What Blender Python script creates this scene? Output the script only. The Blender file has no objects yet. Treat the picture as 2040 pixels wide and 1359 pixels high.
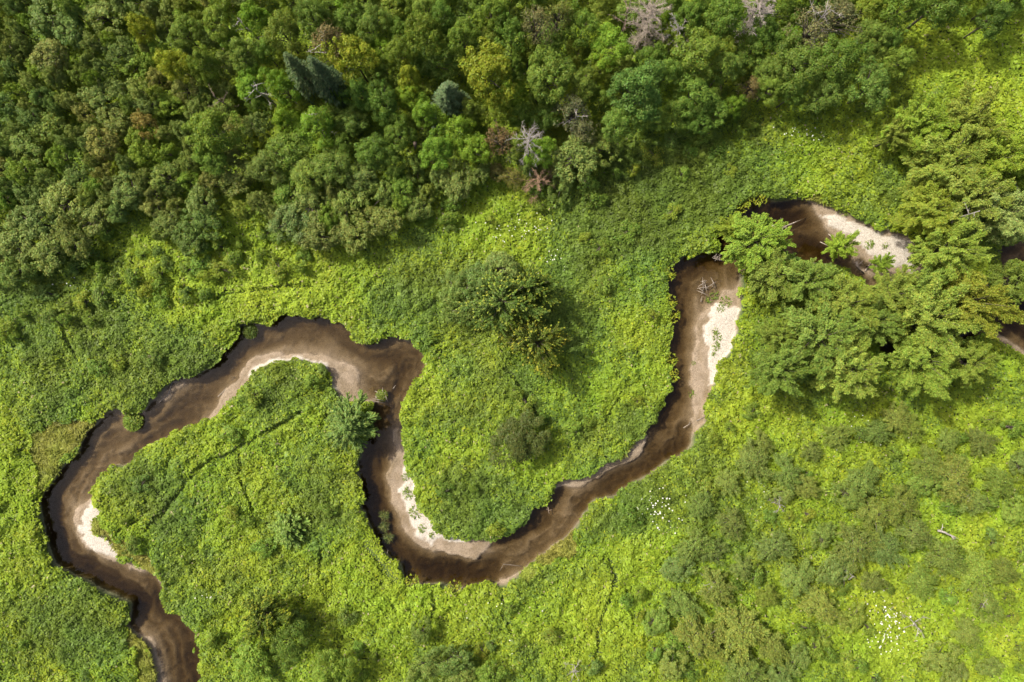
import bpy, math, random
import numpy as np
from mathutils import Vector

# ------------------------------------------------------------------ camera, sky, sun
scene = bpy.context.scene
COL = scene.collection
HC = 80.0            # camera height above the meadow floor (m)
FPX = 1360.0         # focal length in photo pixels (24 mm on 36 mm)
cam_d = bpy.data.cameras.new("camera"); cam = bpy.data.objects.new("camera", cam_d)
COL.objects.link(cam); cam.location = (0, 0, HC); cam.rotation_euler = (0, 0, 0)
cam_d.lens = 24.0; cam_d.sensor_width = 36.0; cam_d.clip_start = 1.0; cam_d.clip_end = 3000.0
scene.camera = cam

SUN_EL = math.radians(50); SDX, SDY = 0.855, -0.52          # shadows fall right and a little down
world = bpy.data.worlds.new("World"); scene.world = world; world.use_nodes = True
wn = world.node_tree.nodes; wl = world.node_tree.links
bg = wn.get("Background") or wn.new("ShaderNodeBackground")
sky = wn.new("ShaderNodeTexSky"); sky.sky_type = 'NISHITA'; sky.sun_disc = False
sky.sun_elevation = SUN_EL; sky.sun_rotation = math.atan2(-SDX, -SDY)
sky.dust_density = 6.0; sky.air_density = 0.7; sky.ozone_density = 0.3
wl.new(sky.outputs[0], bg.inputs[0]); bg.inputs[1].default_value = 0.15
sun_d = bpy.data.lights.new("sun", 'SUN'); sun = bpy.data.objects.new("sun", sun_d); COL.objects.link(sun)
sun_d.energy = 4.0; sun_d.angle = math.radians(2.4); sun_d.color = (1.0, 0.955, 0.85)
c_ = math.cos(SUN_EL)
sun.rotation_euler = Vector((SDX * c_, SDY * c_, -math.sin(SUN_EL))).to_track_quat('-Z', 'Y').to_euler()
scene.view_settings.view_transform = 'Standard'; scene.view_settings.look = 'None'
scene.view_settings.gamma = 1.0; scene.view_settings.exposure = 0.56
scene.view_settings.use_curve_mapping = False
scene.render.engine = 'CYCLES'
scene.cycles.max_bounces = 6; scene.cycles.transparent_max_bounces = 8

WATER_Z = -0.7
def P(px, py, z=0.0):
    k = (HC - z) / FPX
    return ((px - 1020.0) * k, (679.5 - py) * k, z)
def PA(pts, z=0.0):
    return np.array([P(x, y, z)[:2] for x, y in pts])

# ------------------------------------------------------------------ noise
_tab = np.random.RandomState(7).rand(256, 256)
def vnoise(x, y, s, seed=0):
    X = x / s + seed * 17.31 + 500; Y = y / s + seed * 9.77 + 500
    xi = np.floor(X).astype(int); yi = np.floor(Y).astype(int)
    fx = X - xi; fy = Y - yi
    fx = fx * fx * (3 - 2 * fx); fy = fy * fy * (3 - 2 * fy)
    a = _tab[xi & 255, yi & 255]; b = _tab[(xi + 1) & 255, yi & 255]
    c = _tab[xi & 255, (yi + 1) & 255]; d = _tab[(xi + 1) & 255, (yi + 1) & 255]
    return (a * (1 - fx) + b * fx) * (1 - fy) + (c * (1 - fx) + d * fx) * fy
def fbm(x, y, s, seed=0, n=4):
    v = 0; a = .5; t = 0
    for i in range(n):
        v = v + a * vnoise(x, y, s / 2 ** i, seed + i * 3); t += a; a *= .5
    return v / t
def sst(a, b, x):
    t = np.clip((x - a) / (b - a), 0, 1); return t * t * (3 - 2 * t)

# ------------------------------------------------------------------ traced plan of the stream (photo pixels)
LEFT_BANK = [(305,1800),(307,1359),(297,1306),(280,1279),(250,1249),(258,1213),(247,1196),(213,1183),(180,1166),
 (157,1154),(117,1139),(100,1126),(88,1093),(83,1063),(80,1033),(75,999),(83,983),(100,956),(117,936),(133,913),(143,903),
 (160,873),(187,836),(205,824),(230,820),(247,828),(283,820),(290,813),(310,786),(333,763),(353,753),(390,746),(427,726),
 (437,710),(437,693),(467,670),(473,653),(500,646),(533,646),(547,633),(573,628),(607,636),(633,630),(660,635),(680,654),
 (700,670),(720,676),(733,690),(757,683),(773,671),(797,676),(823,686),(840,703),(847,723),(840,753),(823,760),
 (810,780),(803,806),(797,833),(803,853),(803,906),(804,926),(823,966),(823,983),(830,1006),(838,1023),(853,1033),
 (867,1059),(897,1073),(933,1076),(980,1078),(1013,1069),(1033,1053),(1063,1033),(1070,1013),(1093,996),(1107,976),
 (1140,959),(1163,946),(1197,933),(1233,919),(1250,904),(1273,876),(1290,860),(1307,843),(1310,823),(1330,796),
 (1342,773),(1343,753),(1333,720),(1335,700),(1338,653),(1341,620),(1332,580),(1332,532),(1360,523),(1393,506),
 (1427,496),(1434,473),(1443,450),(1455,432),(1477,415),(1500,398),(1527,387),(1547,403),(1567,400),(1607,397),(1653,408),
 (1677,425),(1703,431),(1746,450),(1790,463),(1818,477),(1843,510),(1850,560),(1900,605),(1960,618),(1985,600),(1995,560),
 (1990,520),(1998,488),(2040,475),(2400,430)]
RIGHT_BANK = [(2400,850),(2090,745),(2045,716),(2010,692),(1985,672),(1940,668),(1880,700),(1820,716),(1780,714),(1748,690),
 (1755,640),(1755,595),(1715,548),(1640,522),(1570,505),(1510,520),(1470,545),(1477,586),(1473,613),(1470,653),(1460,686),
 (1443,716),(1430,743),(1423,780),(1403,816),(1403,840),(1380,866),(1377,890),(1360,906),(1343,913),(1313,933),(1297,949),
 (1280,956),(1247,973),(1227,986),(1187,993),(1173,1009),(1157,1026),(1153,1039),(1140,1059),(1120,1079),(1090,1103),
 (1060,1123),(1027,1153),(1003,1173),(990,1170),(973,1164),(963,1168),(927,1179),(913,1183),(900,1169),(867,1163),
 (847,1166),(807,1169),(800,1146),(793,1126),(773,1106),(757,1093),(743,1076),(737,1056),(733,1023),(723,1013),
 (720,973),(713,923),(722,895),(738,868),(732,835),(742,806),(713,797),(677,800),(663,773),(653,746),(627,726),(610,720),
 (583,716),(550,720),(523,733),(500,750),(480,773),(463,796),(437,820),(407,833),(373,850),(333,870),(300,883),(277,900),
 (263,913),(233,926),(207,936),(187,969),(180,993),(197,1016),(192,1036),(180,1046),(182,1068),(206,1074),(228,1100),(233,1116),(267,1126),(310,1149),
 (318,1163),(323,1193),(333,1219),(363,1233),(387,1266),(393,1306),(397,1339),(402,1359),(410,1800)]
CHANNEL = PA(LEFT_BANK + RIGHT_BANK, 0.3)
BARS = [PA(p, WATER_Z) for p in [
 [(184,985),(166,1000),(150,1018),(148,1039),(154,1073),(170,1097),(199,1113),(240,1123),(300,1146),(320,1165),(340,1150),(280,1060),(210,1000)],
 [(405,833),(433,793),(463,756),(497,716),(533,700),(567,701),(607,695),(643,704),(680,718),(704,726),(722,744),(716,770),(735,792),(760,800),(700,830),(640,780),(540,760),(480,810),(440,840)],
 [(781,860),(783,906),(773,946),(780,999),(790,1039),(813,1073),(840,1096),(870,1106),(913,1109),(950,1114),(970,1099),(985,1076),(900,1040),(840,960),(815,870),(800,850)],
 [(1490,560),(1465,566),(1432,580),(1420,600),(1402,616),(1388,636),(1383,680),(1373,720),(1373,753),(1380,786),(1377,826),(1378,862),(1410,870),(1500,700),(1500,580)],
 [(1105,980),(1127,973),(1160,968),(1213,943),(1247,926),(1280,902),(1300,865),(1270,860),(1180,920),(1100,960)],
 [(990,1165),(996,1157),(1030,1143),(1060,1118),(1090,1098),(1125,1072),(1148,1045),(1170,1060),(1060,1150),(1000,1190)],
 [(250,1235),(265,1243),(277,1254),(293,1263),(310,1283),(323,1316),(332,1359),(345,1500),(280,1500),(270,1300)],
 [(1590,392),(1612,410),(1617,430),(1643,453),(1655,470),(1670,484),(1693,506),(1708,540),(1740,560),(1760,600),(1800,640),(1900,640),(1850,480),(1700,400)],
 [(286,830),(300,812),(333,797),(374,764),(360,748),(300,790),(270,820)],
 [(183,845),(212,826),(240,826),(250,846),(268,852),(284,840),(284,820),(230,805),(190,820)],
 [(1970,665),(1990,655),(2040,700),(2100,740),(2090,760),(1990,690)],
 [(806,1160),(850,1160),(850,1180),(800,1180)],
 [(905,1176),(930,1172),(935,1185),(905,1190)],
]]
DRY = [PA(p, WATER_Z + .3) for p in [
 [(184,997),(167,1023),(160,1033),(160,1063),(172,1089),(200,1105),(230,1108),(240,1090),(205,1020)],
 [(495,750),(520,726),(563,713),(600,708),(633,720),(649,736),(655,750),(630,735),(590,725),(540,730),(505,760)],
 [(806,925),(793,973),(800,1006),(813,1039),(827,1063),(847,1082),(880,1078),(913,1087),(935,1077),(880,1050),(840,990),(830,950)],
 [(1418,606),(1407,650),(1405,693),(1408,736),(1416,772),(1434,750),(1454,712),(1470,683),(1455,655),(1468,620),(1445,618),(1432,604)],
 [(1617,430),(1660,428),(1695,437),(1745,458),(1785,474),(1810,488),(1830,520),(1820,540),(1760,520),(1715,490),(1690,470),(1650,450)],
 [(657,755),(663,775),(680,800),(672,800),(655,775)],
]]
PUDDLE = PA([(1705,505),(1722,505),(1740,525),(1728,540),(1712,535)], WATER_Z)
DEEP = [  # (polyline px, half width m, extra depth m)
 ([(92,1000),(97,1060),(128,1110),(185,1148),(245,1182),(275,1200)], 2.0, 1.2),
 ([(100,1000),(150,930),(200,870),(240,850)], 2.2, .5),
 ([(300,1190),(345,1240),(372,1300),(385,1400)], 2.0, .75),
 ([(290,870),(350,830),(420,775),(447,715),(480,672),(540,650),(600,648),(650,650)], 2.4, .85),
 ([(650,655),(720,690),(760,705),(810,720),(800,760),(770,800),(765,850),(745,900)], 1.5, .65),
 ([(735,900),(738,960),(748,1030),(762,1080),(800,1130),(870,1148),(940,1155),(985,1152)], 2.3, 1.2),
 ([(985,1152),(1040,1120),(1100,1085),(1145,1050)], 1.3, .6),
 ([(1110,985),(1075,1030),(1045,1060),(1000,1080)], 1.3, .8),
 ([(1350,550),(1352,620),(1350,720),(1348,790),(1320,845),(1300,880)], 1.8, .8),
 ([(1160,1010),(1230,965),(1290,930),(1350,895),(1370,860)], 1.4, .8),
 ([(1445,470),(1500,425),(1545,420),(1590,430),(1610,480),(1650,505)], 2.0, 1.0),
 ([(1350,545),(1400,520),(1450,500)], 1.6, 1.0),
 ([(1780,670),(1850,680),(1950,640),(2030,610),(2100,590)], 2.5, 1.3),
 ([(230,845),(300,860)], 1.2, .3),
]
TRACKS = [
 ([(600,825),(520,865),(455,905),(400,928),(370,955),(350,985),(325,1020),(290,1055)], .24),
 ([(470,905),(480,960),(497,1005),(505,1050)], .18),
 ([(1212,1115),(1222,1150),(1215,1200),(1200,1235),(1190,1270),(1190,1310)], .22),
 ([(1250,1180),(1258,1220),(1262,1260)], .16),
 ([(1000,1195),(1008,1230),(1015,1262)], .16), ([(858,1180),(862,1215),(858,1240)], .18), ([(775,1200),(790,1225)], .16),
 ([(207,520),(250,500)], .2), ([(410,596),(440,590),(467,583),(540,575),(620,570)], .2),
 ([(1005,735),(1036,770),(1050,800),(1075,838)], .2), ([(855,690),(880,680),(905,672)], .16), ([(868,702),(915,695)], .16),
 ([(850,615),(868,598)], .16), ([(727,1090),(745,1112),(765,1135),(790,1160)], .42), ([(640,1100),(632,1150)], .15),
 ([(120,640),(135,690),(150,720)], .14), ([(1205,840),(1235,795)], .16), ([(300,1020),(230,1060)], .1),
]
def pip_sdf(X, Y, poly):
    """signed distance, positive inside"""
    d = np.full(X.shape, 1e9); ins = np.zeros(X.shape, bool)
    n = len(poly)
    for i in range(n):
        ax, ay = poly[i]; bx, by = poly[(i + 1) % n]
        ex, ey = bx - ax, by - ay; wx = X - ax; wy = Y - ay
        t = np.clip((wx * ex + wy * ey) / max(ex * ex + ey * ey, 1e-9), 0, 1)
        d = np.minimum(d, (wx - ex * t) ** 2 + (wy - ey * t) ** 2)
        if ay != by:
            c = (ay > Y) != (by > Y)
            ins ^= c & (X < (bx - ax) * (Y - ay) / (by - ay) + ax)
    d = np.sqrt(d); return np.where(ins, d, -d)
def line_dist(X, Y, pl):
    d = np.full(X.shape, 1e9)
    for i in range(len(pl) - 1):
        ax, ay = pl[i]; bx, by = pl[i + 1]; ex, ey = bx - ax, by - ay
        t = np.clip(((X - ax) * ex + (Y - ay) * ey) / (ex * ex + ey * ey), 0, 1)
        d = np.minimum(d, (X - ax - ex * t) ** 2 + (Y - ay - ey * t) ** 2)
    return np.sqrt(d)
GX0, GY0, GS = -73.0, -53.0, 0.2
gx = np.arange(GX0, 73.001, GS); gy = np.arange(GY0, 53.001, GS)
GXX, GYY = np.meshgrid(gx, gy)            # [iy, ix]
JX = GXX + (fbm(GXX, GYY, 2.2, 3) - .5) * 1.1; JY = GYY + (fbm(GXX, GYY, 2.2, 11) - .5) * 1.1
CH = pip_sdf(JX, JY, CHANNEL)             # >0 in the channel
BAR = np.full(GXX.shape, -1e9)
for p in BARS: BAR = np.maximum(BAR, pip_sdf(JX, JY, p))
BAR = BAR + (fbm(GXX, GYY, 1.6, 21, 5) - .5) * .9 - .22
DRYF = np.full(GXX.shape, -1e9)
for p in DRY: DRYF = np.maximum(DRYF, pip_sdf(JX, JY, p))
PUD = pip_sdf(JX, JY, PUDDLE)
DRYF = DRYF + (fbm(GXX, GYY, 1.3, 31) - .5) * 1.7
depth = 0.32 + .28 * fbm(GXX, GYY, 4.5, 41)
extra = np.zeros(GXX.shape)
for pl, w, e in DEEP:
    dd = line_dist(JX, JY, PA(pl, WATER_Z)); extra = np.maximum(extra, .60 * e * np.exp(-(dd / w) ** 2))
depth = depth + extra * (.75 + .5 * fbm(GXX, GYY, 3.0, 43))
# drowned ripples and small dune fronts
duney = fbm(GXX * 1.0, GYY * 1.0, 2.6, 47, 3)
depth = depth + .22 * (np.mod(duney * 5, 1.0) - .5) * sst(.0, 1.2, -BAR)
fl = fbm(CH * 1.0, (GXX + GYY) * .12, .8, 49, 3) - .5     # scour lines that follow the banks
depth = depth + .8 * fl * sst(.2, 1.5, CH)
depth = np.maximum(depth, .12)
wat = -WATER_Z * 0 + (.28 * sst(0, .12, -BAR) + .72 * (1 - np.exp(-np.clip(-BAR, 0, 50) / 0.9)))
bed = np.where(BAR > 0, WATER_Z + .02 + .10 * np.minimum(BAR, 1.6) + .05 * fbm(GXX, GYY, .8, 51),
               WATER_Z + .02 - depth * wat)
bed = bed + .12 * sst(-.1, .6, DRYF) * (BAR > 0) - .16 * sst(-.1, .4, PUD)
land = .12 * (fbm(GXX, GYY, 6, 61) - .5)
k = sst(-.35, .12, CH)
GZ = land * (1 - k) + bed * k
def samp(F, x, y):
    u = np.clip((x - GX0) / GS, 0, F.shape[1] - 1.001); v = np.clip((y - GY0) / GS, 0, F.shape[0] - 1.001)
    i = u.astype(int); j = v.astype(int); fu = u - i; fv = v - j
    return (F[j, i] * (1 - fu) + F[j, i + 1] * fu) * (1 - fv) + (F[j + 1, i] * (1 - fu) + F[j + 1, i + 1] * fu) * fv
def ground(x, y):
    return float(samp(GZ, np.array([x]), np.array([y]))[0])
TRK = np.zeros(GXX.shape)
for pl, w in TRACKS:
    TRK = np.maximum(TRK, 1 - sst(w * .6, w * 1.7, line_dist(GXX + (fbm(GXX, GYY, 1.5, 81) - .5) * .8, GYY + (fbm(GXX, GYY, 1.5, 84) - .5) * .8, PA(pl, .8))) * 1.0)

# ------------------------------------------------------------------ mesh helpers
def make_mesh(name, verts, faces, mat=None, smooth=False):
    me = bpy.data.meshes.new(name); me.from_pydata([tuple(v) for v in verts], [], faces); me.update()
    if mat: me.materials.append(mat)
    if smooth: me.polygons.foreach_set('use_smooth', [True] * len(me.polygons))
    return me
def quads_mesh(name, V, cols, mat):
    """V: (N,4,3); cols: (N,3) real leaf colours"""
    n = len(V); me = bpy.data.meshes.new(name)
    me.vertices.add(n * 4); me.vertices.foreach_set('co', V.reshape(-1).astype(np.float32))
    me.loops.add(n * 4); me.loops.foreach_set('vertex_index', np.arange(n * 4, dtype=np.int32))
    me.polygons.add(n); me.polygons.foreach_set('loop_start', np.arange(0, n * 4, 4, dtype=np.int32))
    try: me.polygons.foreach_set('loop_total', np.full(n, 4, dtype=np.int32))
    except Exception: pass
    a = me.attributes.new('leaf_colour', 'FLOAT_COLOR', 'FACE')
    a.data.foreach_set('color', np.hstack([cols, np.ones((n, 1))]).astype(np.float32).reshape(-1))
    me.materials.append(mat); me.update(calc_edges=True); return me
def obj(name, me, parent=None):
    o = bpy.data.objects.new(name, me); COL.objects.link(o)
    if parent is not None: o.parent = parent
    return o
def tag(o, label=None, cat=None, group=None, kind=None):
    if label: o['label'] = label
    if cat: o['category'] = cat
    if group: o['group'] = group
    if kind: o['kind'] = kind
    return o
def empty(name, loc, rz=0, s=1.0):
    o = bpy.data.objects.new(name, None); COL.objects.link(o); o.location = loc; o.rotation_euler = (0, 0, rz)
    o.scale = (s, s, s) if not isinstance(s, tuple) else s
    o.empty_display_size = .3; return o
def norm(v): return v / np.maximum(np.linalg.norm(v, axis=-1, keepdims=True), 1e-9)
def leaf_quads(C, N, D, L, W, fold=.0):
    """kite leaves: centre, normal, direction, length, width"""
    N = norm(N); D = norm(D - (D * N).sum(1, keepdims=True) * N); S = np.cross(N, D)
    L = L[:, None]; W = W[:, None]
    b = C - D * L * .5; t = C + D * L * .5; m = C - D * L * .06 + N * (L * fold)
    return np.stack([b, m + S * W * .5, t, m - S * W * .5], 1)
class Tubes:
    def __init__(s): s.v = []; s.f = []
    def add(s, pts, radii, n=6):
        pts = [Vector(p) for p in pts]; base0 = len(s.v)
        for i, p in enumerate(pts):
            d = (pts[min(i + 1, len(pts) - 1)] - pts[max(i - 1, 0)]).normalized()
            a = d.orthogonal().normalized(); b = d.cross(a)
            for j in range(n):
                t = 2 * math.pi * j / n
                s.v.append(p + (a * math.cos(t) + b * math.sin(t)) * radii[i])
        for i in range(len(pts) - 1):
            for j in range(n):
                q = base0 + i * n
                s.f.append((q + j, q + (j + 1) % n, q + n + (j + 1) % n, q + n + j))
        s.f.append(tuple(base0 + j for j in reversed(range(n))))
        s.f.append(tuple(base0 + (len(pts) - 1) * n + j for j in range(n)))
        return s
    def mesh(s, name, mat): return make_mesh(name, s.v, s.f, mat, True)

# ------------------------------------------------------------------ materials
def new_mat(name):
    m = bpy.data.materials.new(name); m.use_nodes = True; nt = m.node_tree; nt.nodes.clear()
    return m, nt, nt.nodes.new('ShaderNodeOutputMaterial')
def N_(nt, t, **kw):
    n = nt.nodes.new(t)
    for k_, v in kw.items(): setattr(n, k_, v)
    return n
def leaf_mat(name, translucency=.32, gloss=.010):
    m, nt, out = new_mat(name); L = nt.links.new
    at = N_(nt, 'ShaderNodeAttribute', attribute_name='leaf_colour')
    oi = N_(nt, 'ShaderNodeObjectInfo')
    mul = N_(nt, 'ShaderNodeMixRGB', blend_type='MULTIPLY'); mul.inputs[0].default_value = 1
    L(at.outputs['Color'], mul.inputs[1]); L(oi.outputs['Color'], mul.inputs[2])
    d = N_(nt, 'ShaderNodeBsdfDiffuse'); t = N_(nt, 'ShaderNodeBsdfTranslucent'); g = N_(nt, 'ShaderNodeBsdfGlossy')
    g.inputs['Roughness'].default_value = .45; g.inputs['Color'].default_value = (.8, .8, .8, 1)
    hs = N_(nt, 'ShaderNodeHueSaturation'); hs.inputs['Hue'].default_value = .49; hs.inputs['Saturation'].default_value = 1.1
    L(mul.outputs[0], hs.inputs['Color'])
    L(mul.outputs[0], d.inputs[0]); L(hs.outputs[0], t.inputs[0])
    m1 = N_(nt, 'ShaderNodeMixShader'); m1.inputs[0].default_value = translucency
    L(d.outputs[0], m1.inputs[1]); L(t.outputs[0], m1.inputs[2])
    m2 = N_(nt, 'ShaderNodeMixShader'); m2.inputs[0].default_value = gloss
    L(m1.outputs[0], m2.inputs[1]); L(g.outputs[0], m2.inputs[2]); L(m2.outputs[0], out.inputs[0])
    return m
def bark_mat(name, c1, c2, scale=6, rough=.85):
    m, nt, out = new_mat(name); L = nt.links.new
    p = N_(nt, 'ShaderNodeBsdfPrincipled'); p.inputs['Roughness'].default_value = rough
    tc = N_(nt, 'ShaderNodeTexCoord'); no = N_(nt, 'ShaderNodeTexNoise'); no.inputs['Scale'].default_value = scale
    no.inputs['Detail'].default_value = 6
    L(tc.outputs['Object'], no.inputs['Vector'])
    cr = N_(nt, 'ShaderNodeValToRGB'); cr.color_ramp.elements[0].color = (*c1, 1); cr.color_ramp.elements[1].color = (*c2, 1)
    cr.color_ramp.elements[0].position = .3; cr.color_ramp.elements[1].position = .7
    L(no.outputs[0], cr.inputs[0]); L(cr.outputs[0], p.inputs['Base Color'])
    b = N_(nt, 'ShaderNodeBump'); b.inputs['Strength'].default_value = .5; b.inputs['Distance'].default_value = .03
    L(no.outputs[0], b.inputs['Height']); L(b.outputs[0], p.inputs['Normal']); L(p.outputs[0], out.inputs[0])
    return m
M_leaf = leaf_mat('leaf'); M_needle = leaf_mat('needle', .15, .015)
M_bark = bark_mat('bark', (.05, .038, .028), (.13, .105, .08))
M_dead = bark_mat('dead_wood', (.17, .15, .13), (.40, .365, .32), 9)
M_deadd = bark_mat('brown_dead_wood', (.12, .085, .06), (.27, .20, .15), 9)
M_drift = bark_mat('driftwood', (.13, .105, .08), (.33, .28, .23), 5)
M_white, nt, out = new_mat('white_petals')
p = N_(nt, 'ShaderNodeBsdfPrincipled'); p.inputs['Roughness'].default_value = .6
no = N_(nt, 'ShaderNodeTexNoise'); no.inputs['Scale'].default_value = 40
cr = N_(nt, 'ShaderNodeValToRGB'); cr.color_ramp.elements[0].color = (.6, .6, .46, 1); cr.color_ramp.elements[1].color = (.72, .71, .62, 1)
nt.links.new(no.outputs[0], cr.inputs[0]); nt.links.new(cr.outputs[0], p.inputs['Base Color']); nt.links.new(p.outputs[0], out.inputs[0])

def ground_material():
    m, nt, out = new_mat('earth_and_sand'); L = nt.links.new
    p = N_(nt, 'ShaderNodeBsdfPrincipled'); p.inputs['Roughness'].default_value = .9
    geo = N_(nt, 'ShaderNodeNewGeometry')
    a_ch = N_(nt, 'ShaderNodeAttribute', attribute_name='channel'); a_dry = N_(nt, 'ShaderNodeAttribute', attribute_name='dry')
    a_silt = N_(nt, 'ShaderNodeAttribute', attribute_name='silt')
    def noise(s, d=6, r=.6):
        n = N_(nt, 'ShaderNodeTexNoise'); n.inputs['Scale'].default_value = s; n.inputs['Detail'].default_value = d
        n.inputs['Roughness'].default_value = r; L(geo.outputs['Position'], n.inputs['Vector']); return n
    def ramp(src, p0, c0, p1, c1):
        r = N_(nt, 'ShaderNodeValToRGB'); r.color_ramp.elements[0].position = p0; r.color_ramp.elements[1].position = p1
        r.color_ramp.elements[0].color = (*c0, 1); r.color_ramp.elements[1].color = (*c1, 1); L(src, r.inputs[0]); return r
    n1 = noise(.9); n2 = noise(5); n3 = noise(40, 3)
    wet = ramp(n1.outputs[0], .35, (.195, .150, .100), .68, (.275, .215, .15))
    dry = ramp(n2.outputs[0], .3, (.33, .295, .245), .62, (.46, .42, .355))
    silt = ramp(n2.outputs[0], .35, (.12, .085, .045), .7, (.20, .15, .085))
    soil = ramp(n1.outputs[0], .3, (.045, .068, .016), .7, (.075, .11, .022))
    def mix(f, a, b):
        x = N_(nt, 'ShaderNodeMixRGB'); L(f, x.inputs[0]); L(a, x.inputs[1]); L(b, x.inputs[2]); return x.outputs[0]
    c = mix(a_silt.outputs['Fac'], wet.outputs[0], silt.outputs[0])
    c = mix(a_dry.outputs['Fac'], c, dry.outputs[0])
    # grains and specks
    n4 = noise(9, 8, .75); sp = ramp(n4.outputs[0], .36, (.45, .40, .36), .52, (1.04, 1.04, 1.04))
    x = N_(nt, 'ShaderNodeMixRGB', blend_type='MULTIPLY'); x.inputs[0].default_value = .85
    L(c, x.inputs[1]); L(sp.outputs[0], x.inputs[2])
    c = mix(a_ch.outputs['Fac'], soil.outputs[0], x.outputs[0])
    L(c, p.inputs['Base Color'])
    b = N_(nt, 'ShaderNodeBump'); b.inputs['Strength'].default_value = .7; b.inputs['Distance'].default_value = .12
    L(n2.outputs[0], b.inputs['Height']); L(b.outputs[0], p.inputs['Normal']); L(p.outputs[0], out.inputs[0])
    return m
# ------------------------------------------------------------------ ground sheet
ext = [1.5, 4, 9, 20, 45, 100, 220, 500]
GS2 = 1   # sub-sampling of the fine grid
xs = np.concatenate([[-73 - e for e in reversed(ext)], gx, [73 + e for e in ext]])
ys = np.concatenate([[-53 - e for e in reversed(ext)], gy, [53 + e for e in ext]])
XX, YY = np.meshgrid(xs, ys); inside = (np.abs(XX) <= 73.01) & (np.abs(YY) <= 53.01)
ZZ = np.where(inside, samp(GZ, XX, YY), 0.0)
nx_, ny_ = len(xs), len(ys)
me = bpy.data.meshes.new('ground')
me.vertices.add(nx_ * ny_); me.vertices.foreach_set('co', np.stack([XX, YY, ZZ], -1).astype(np.float32).reshape(-1))
jj, ii = np.meshgrid(np.arange(ny_ - 1), np.arange(nx_ - 1), indexing='ij'); q = (jj * nx_ + ii).reshape(-1)
idx = np.stack([q, q + 1, q + nx_ + 1, q + nx_], 1).astype(np.int32)
nq = len(idx); me.loops.add(nq * 4); me.loops.foreach_set('vertex_index', idx.reshape(-1))
me.polygons.add(nq); me.polygons.foreach_set('loop_start', np.arange(0, nq * 4, 4, dtype=np.int32))
try: me.polygons.foreach_set('loop_total', np.full(nq, 4, dtype=np.int32))
except Exception: pass
me.polygons.foreach_set('use_smooth', np.ones(nq, bool)); me.update(calc_edges=True)
def fattr(name, F):
    a = me.attributes.new(name, 'FLOAT', 'POINT'); a.data.foreach_set('value', F.astype(np.float32).reshape(-1))
fattr('channel', np.where(inside, samp(sst(-.3, .02, CH), XX, YY), 0))
fattr('dry', np.where(inside, samp(sst(-.05, .16, DRYF) * (BAR > 0), XX, YY), 0))
siltF = sst(.45, .72, fbm(GXX, GYY, 3.2, 71)) * sst(.1, 1.5, -BAR) * .8 + .8 * sst(.5, 1.1, extra) * sst(.3, .6, fbm(GXX, GYY, 2.0, 73))
siltF = siltF + .9 * sst(.1, .5, samp(PUD, GXX, GYY)) + .45 * sst(.48, .7, fbm(GXX, GYY, .7, 75)) * (BAR > -.3) + .5 * sst(.5, .66, fbm(BAR * 1.0, (GXX - GYY) * .15, .45, 77, 3)) * (BAR > 0) * (DRYF < 0) + .25 * sst(.5, .62, fbm(CH * 1.0, (GXX + GYY) * .12, .6, 78, 3)) * (BAR < 0)
fattr('silt', np.where(inside, samp(np.clip(siltF, 0, 1), XX, YY), 0))
me.materials.append(ground_material())
tag(obj('ground', me), kind='structure')

# ------------------------------------------------------------------ water: tea-coloured, absorbing with depth
M_water, nt, out = new_mat('stream_water'); L = nt.links.new
tr = N_(nt, 'ShaderNodeBsdfTransparent'); gl = N_(nt, 'ShaderNodeBsdfGlossy'); gl.inputs['Roughness'].default_value = .06
fr = N_(nt, 'ShaderNodeFresnel'); fr.inputs['IOR'].default_value = 1.33
geo = N_(nt, 'ShaderNodeNewGeometry'); no = N_(nt, 'ShaderNodeTexNoise'); no.inputs['Scale'].default_value = 2.2; no.inputs['Detail'].default_value = 4
L(geo.outputs['Position'], no.inputs['Vector'])
bm_ = N_(nt, 'ShaderNodeBump'); bm_.inputs['Strength'].default_value = .25; bm_.inputs['Distance'].default_value = .05
L(no.outputs[0], bm_.inputs['Height']); L(bm_.outputs[0], gl.inputs['Normal'])
mx = N_(nt, 'ShaderNodeMixShader'); L(fr.outputs[0], mx.inputs[0]); L(tr.outputs[0], mx.inputs[1]); L(gl.outputs[0], mx.inputs[2])
L(mx.outputs[0], out.inputs[0])
va = N_(nt, 'ShaderNodeVolumeAbsorption'); va.inputs['Color'].default_value = (.38, .285, .0, 1); va.inputs['Density'].default_value = 1.45
L(va.outputs[0], out.inputs['Volume'])
x0, x1, y0, y1, zt, zb = -72.5, 72.5, -52.5, 52.5, WATER_Z, -4.0
wm = make_mesh('water', [(x0,y0,zb),(x1,y0,zb),(x1,y1,zb),(x0,y1,zb),(x0,y0,zt),(x1,y0,zt),(x1,y1,zt),(x0,y1,zt)],
               [(0,3,2,1),(4,5,6,7),(0,1,5,4),(1,2,6,5),(2,3,7,6),(3,0,4,7)], M_water)
tag(obj('water', wm), kind='structure')

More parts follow.
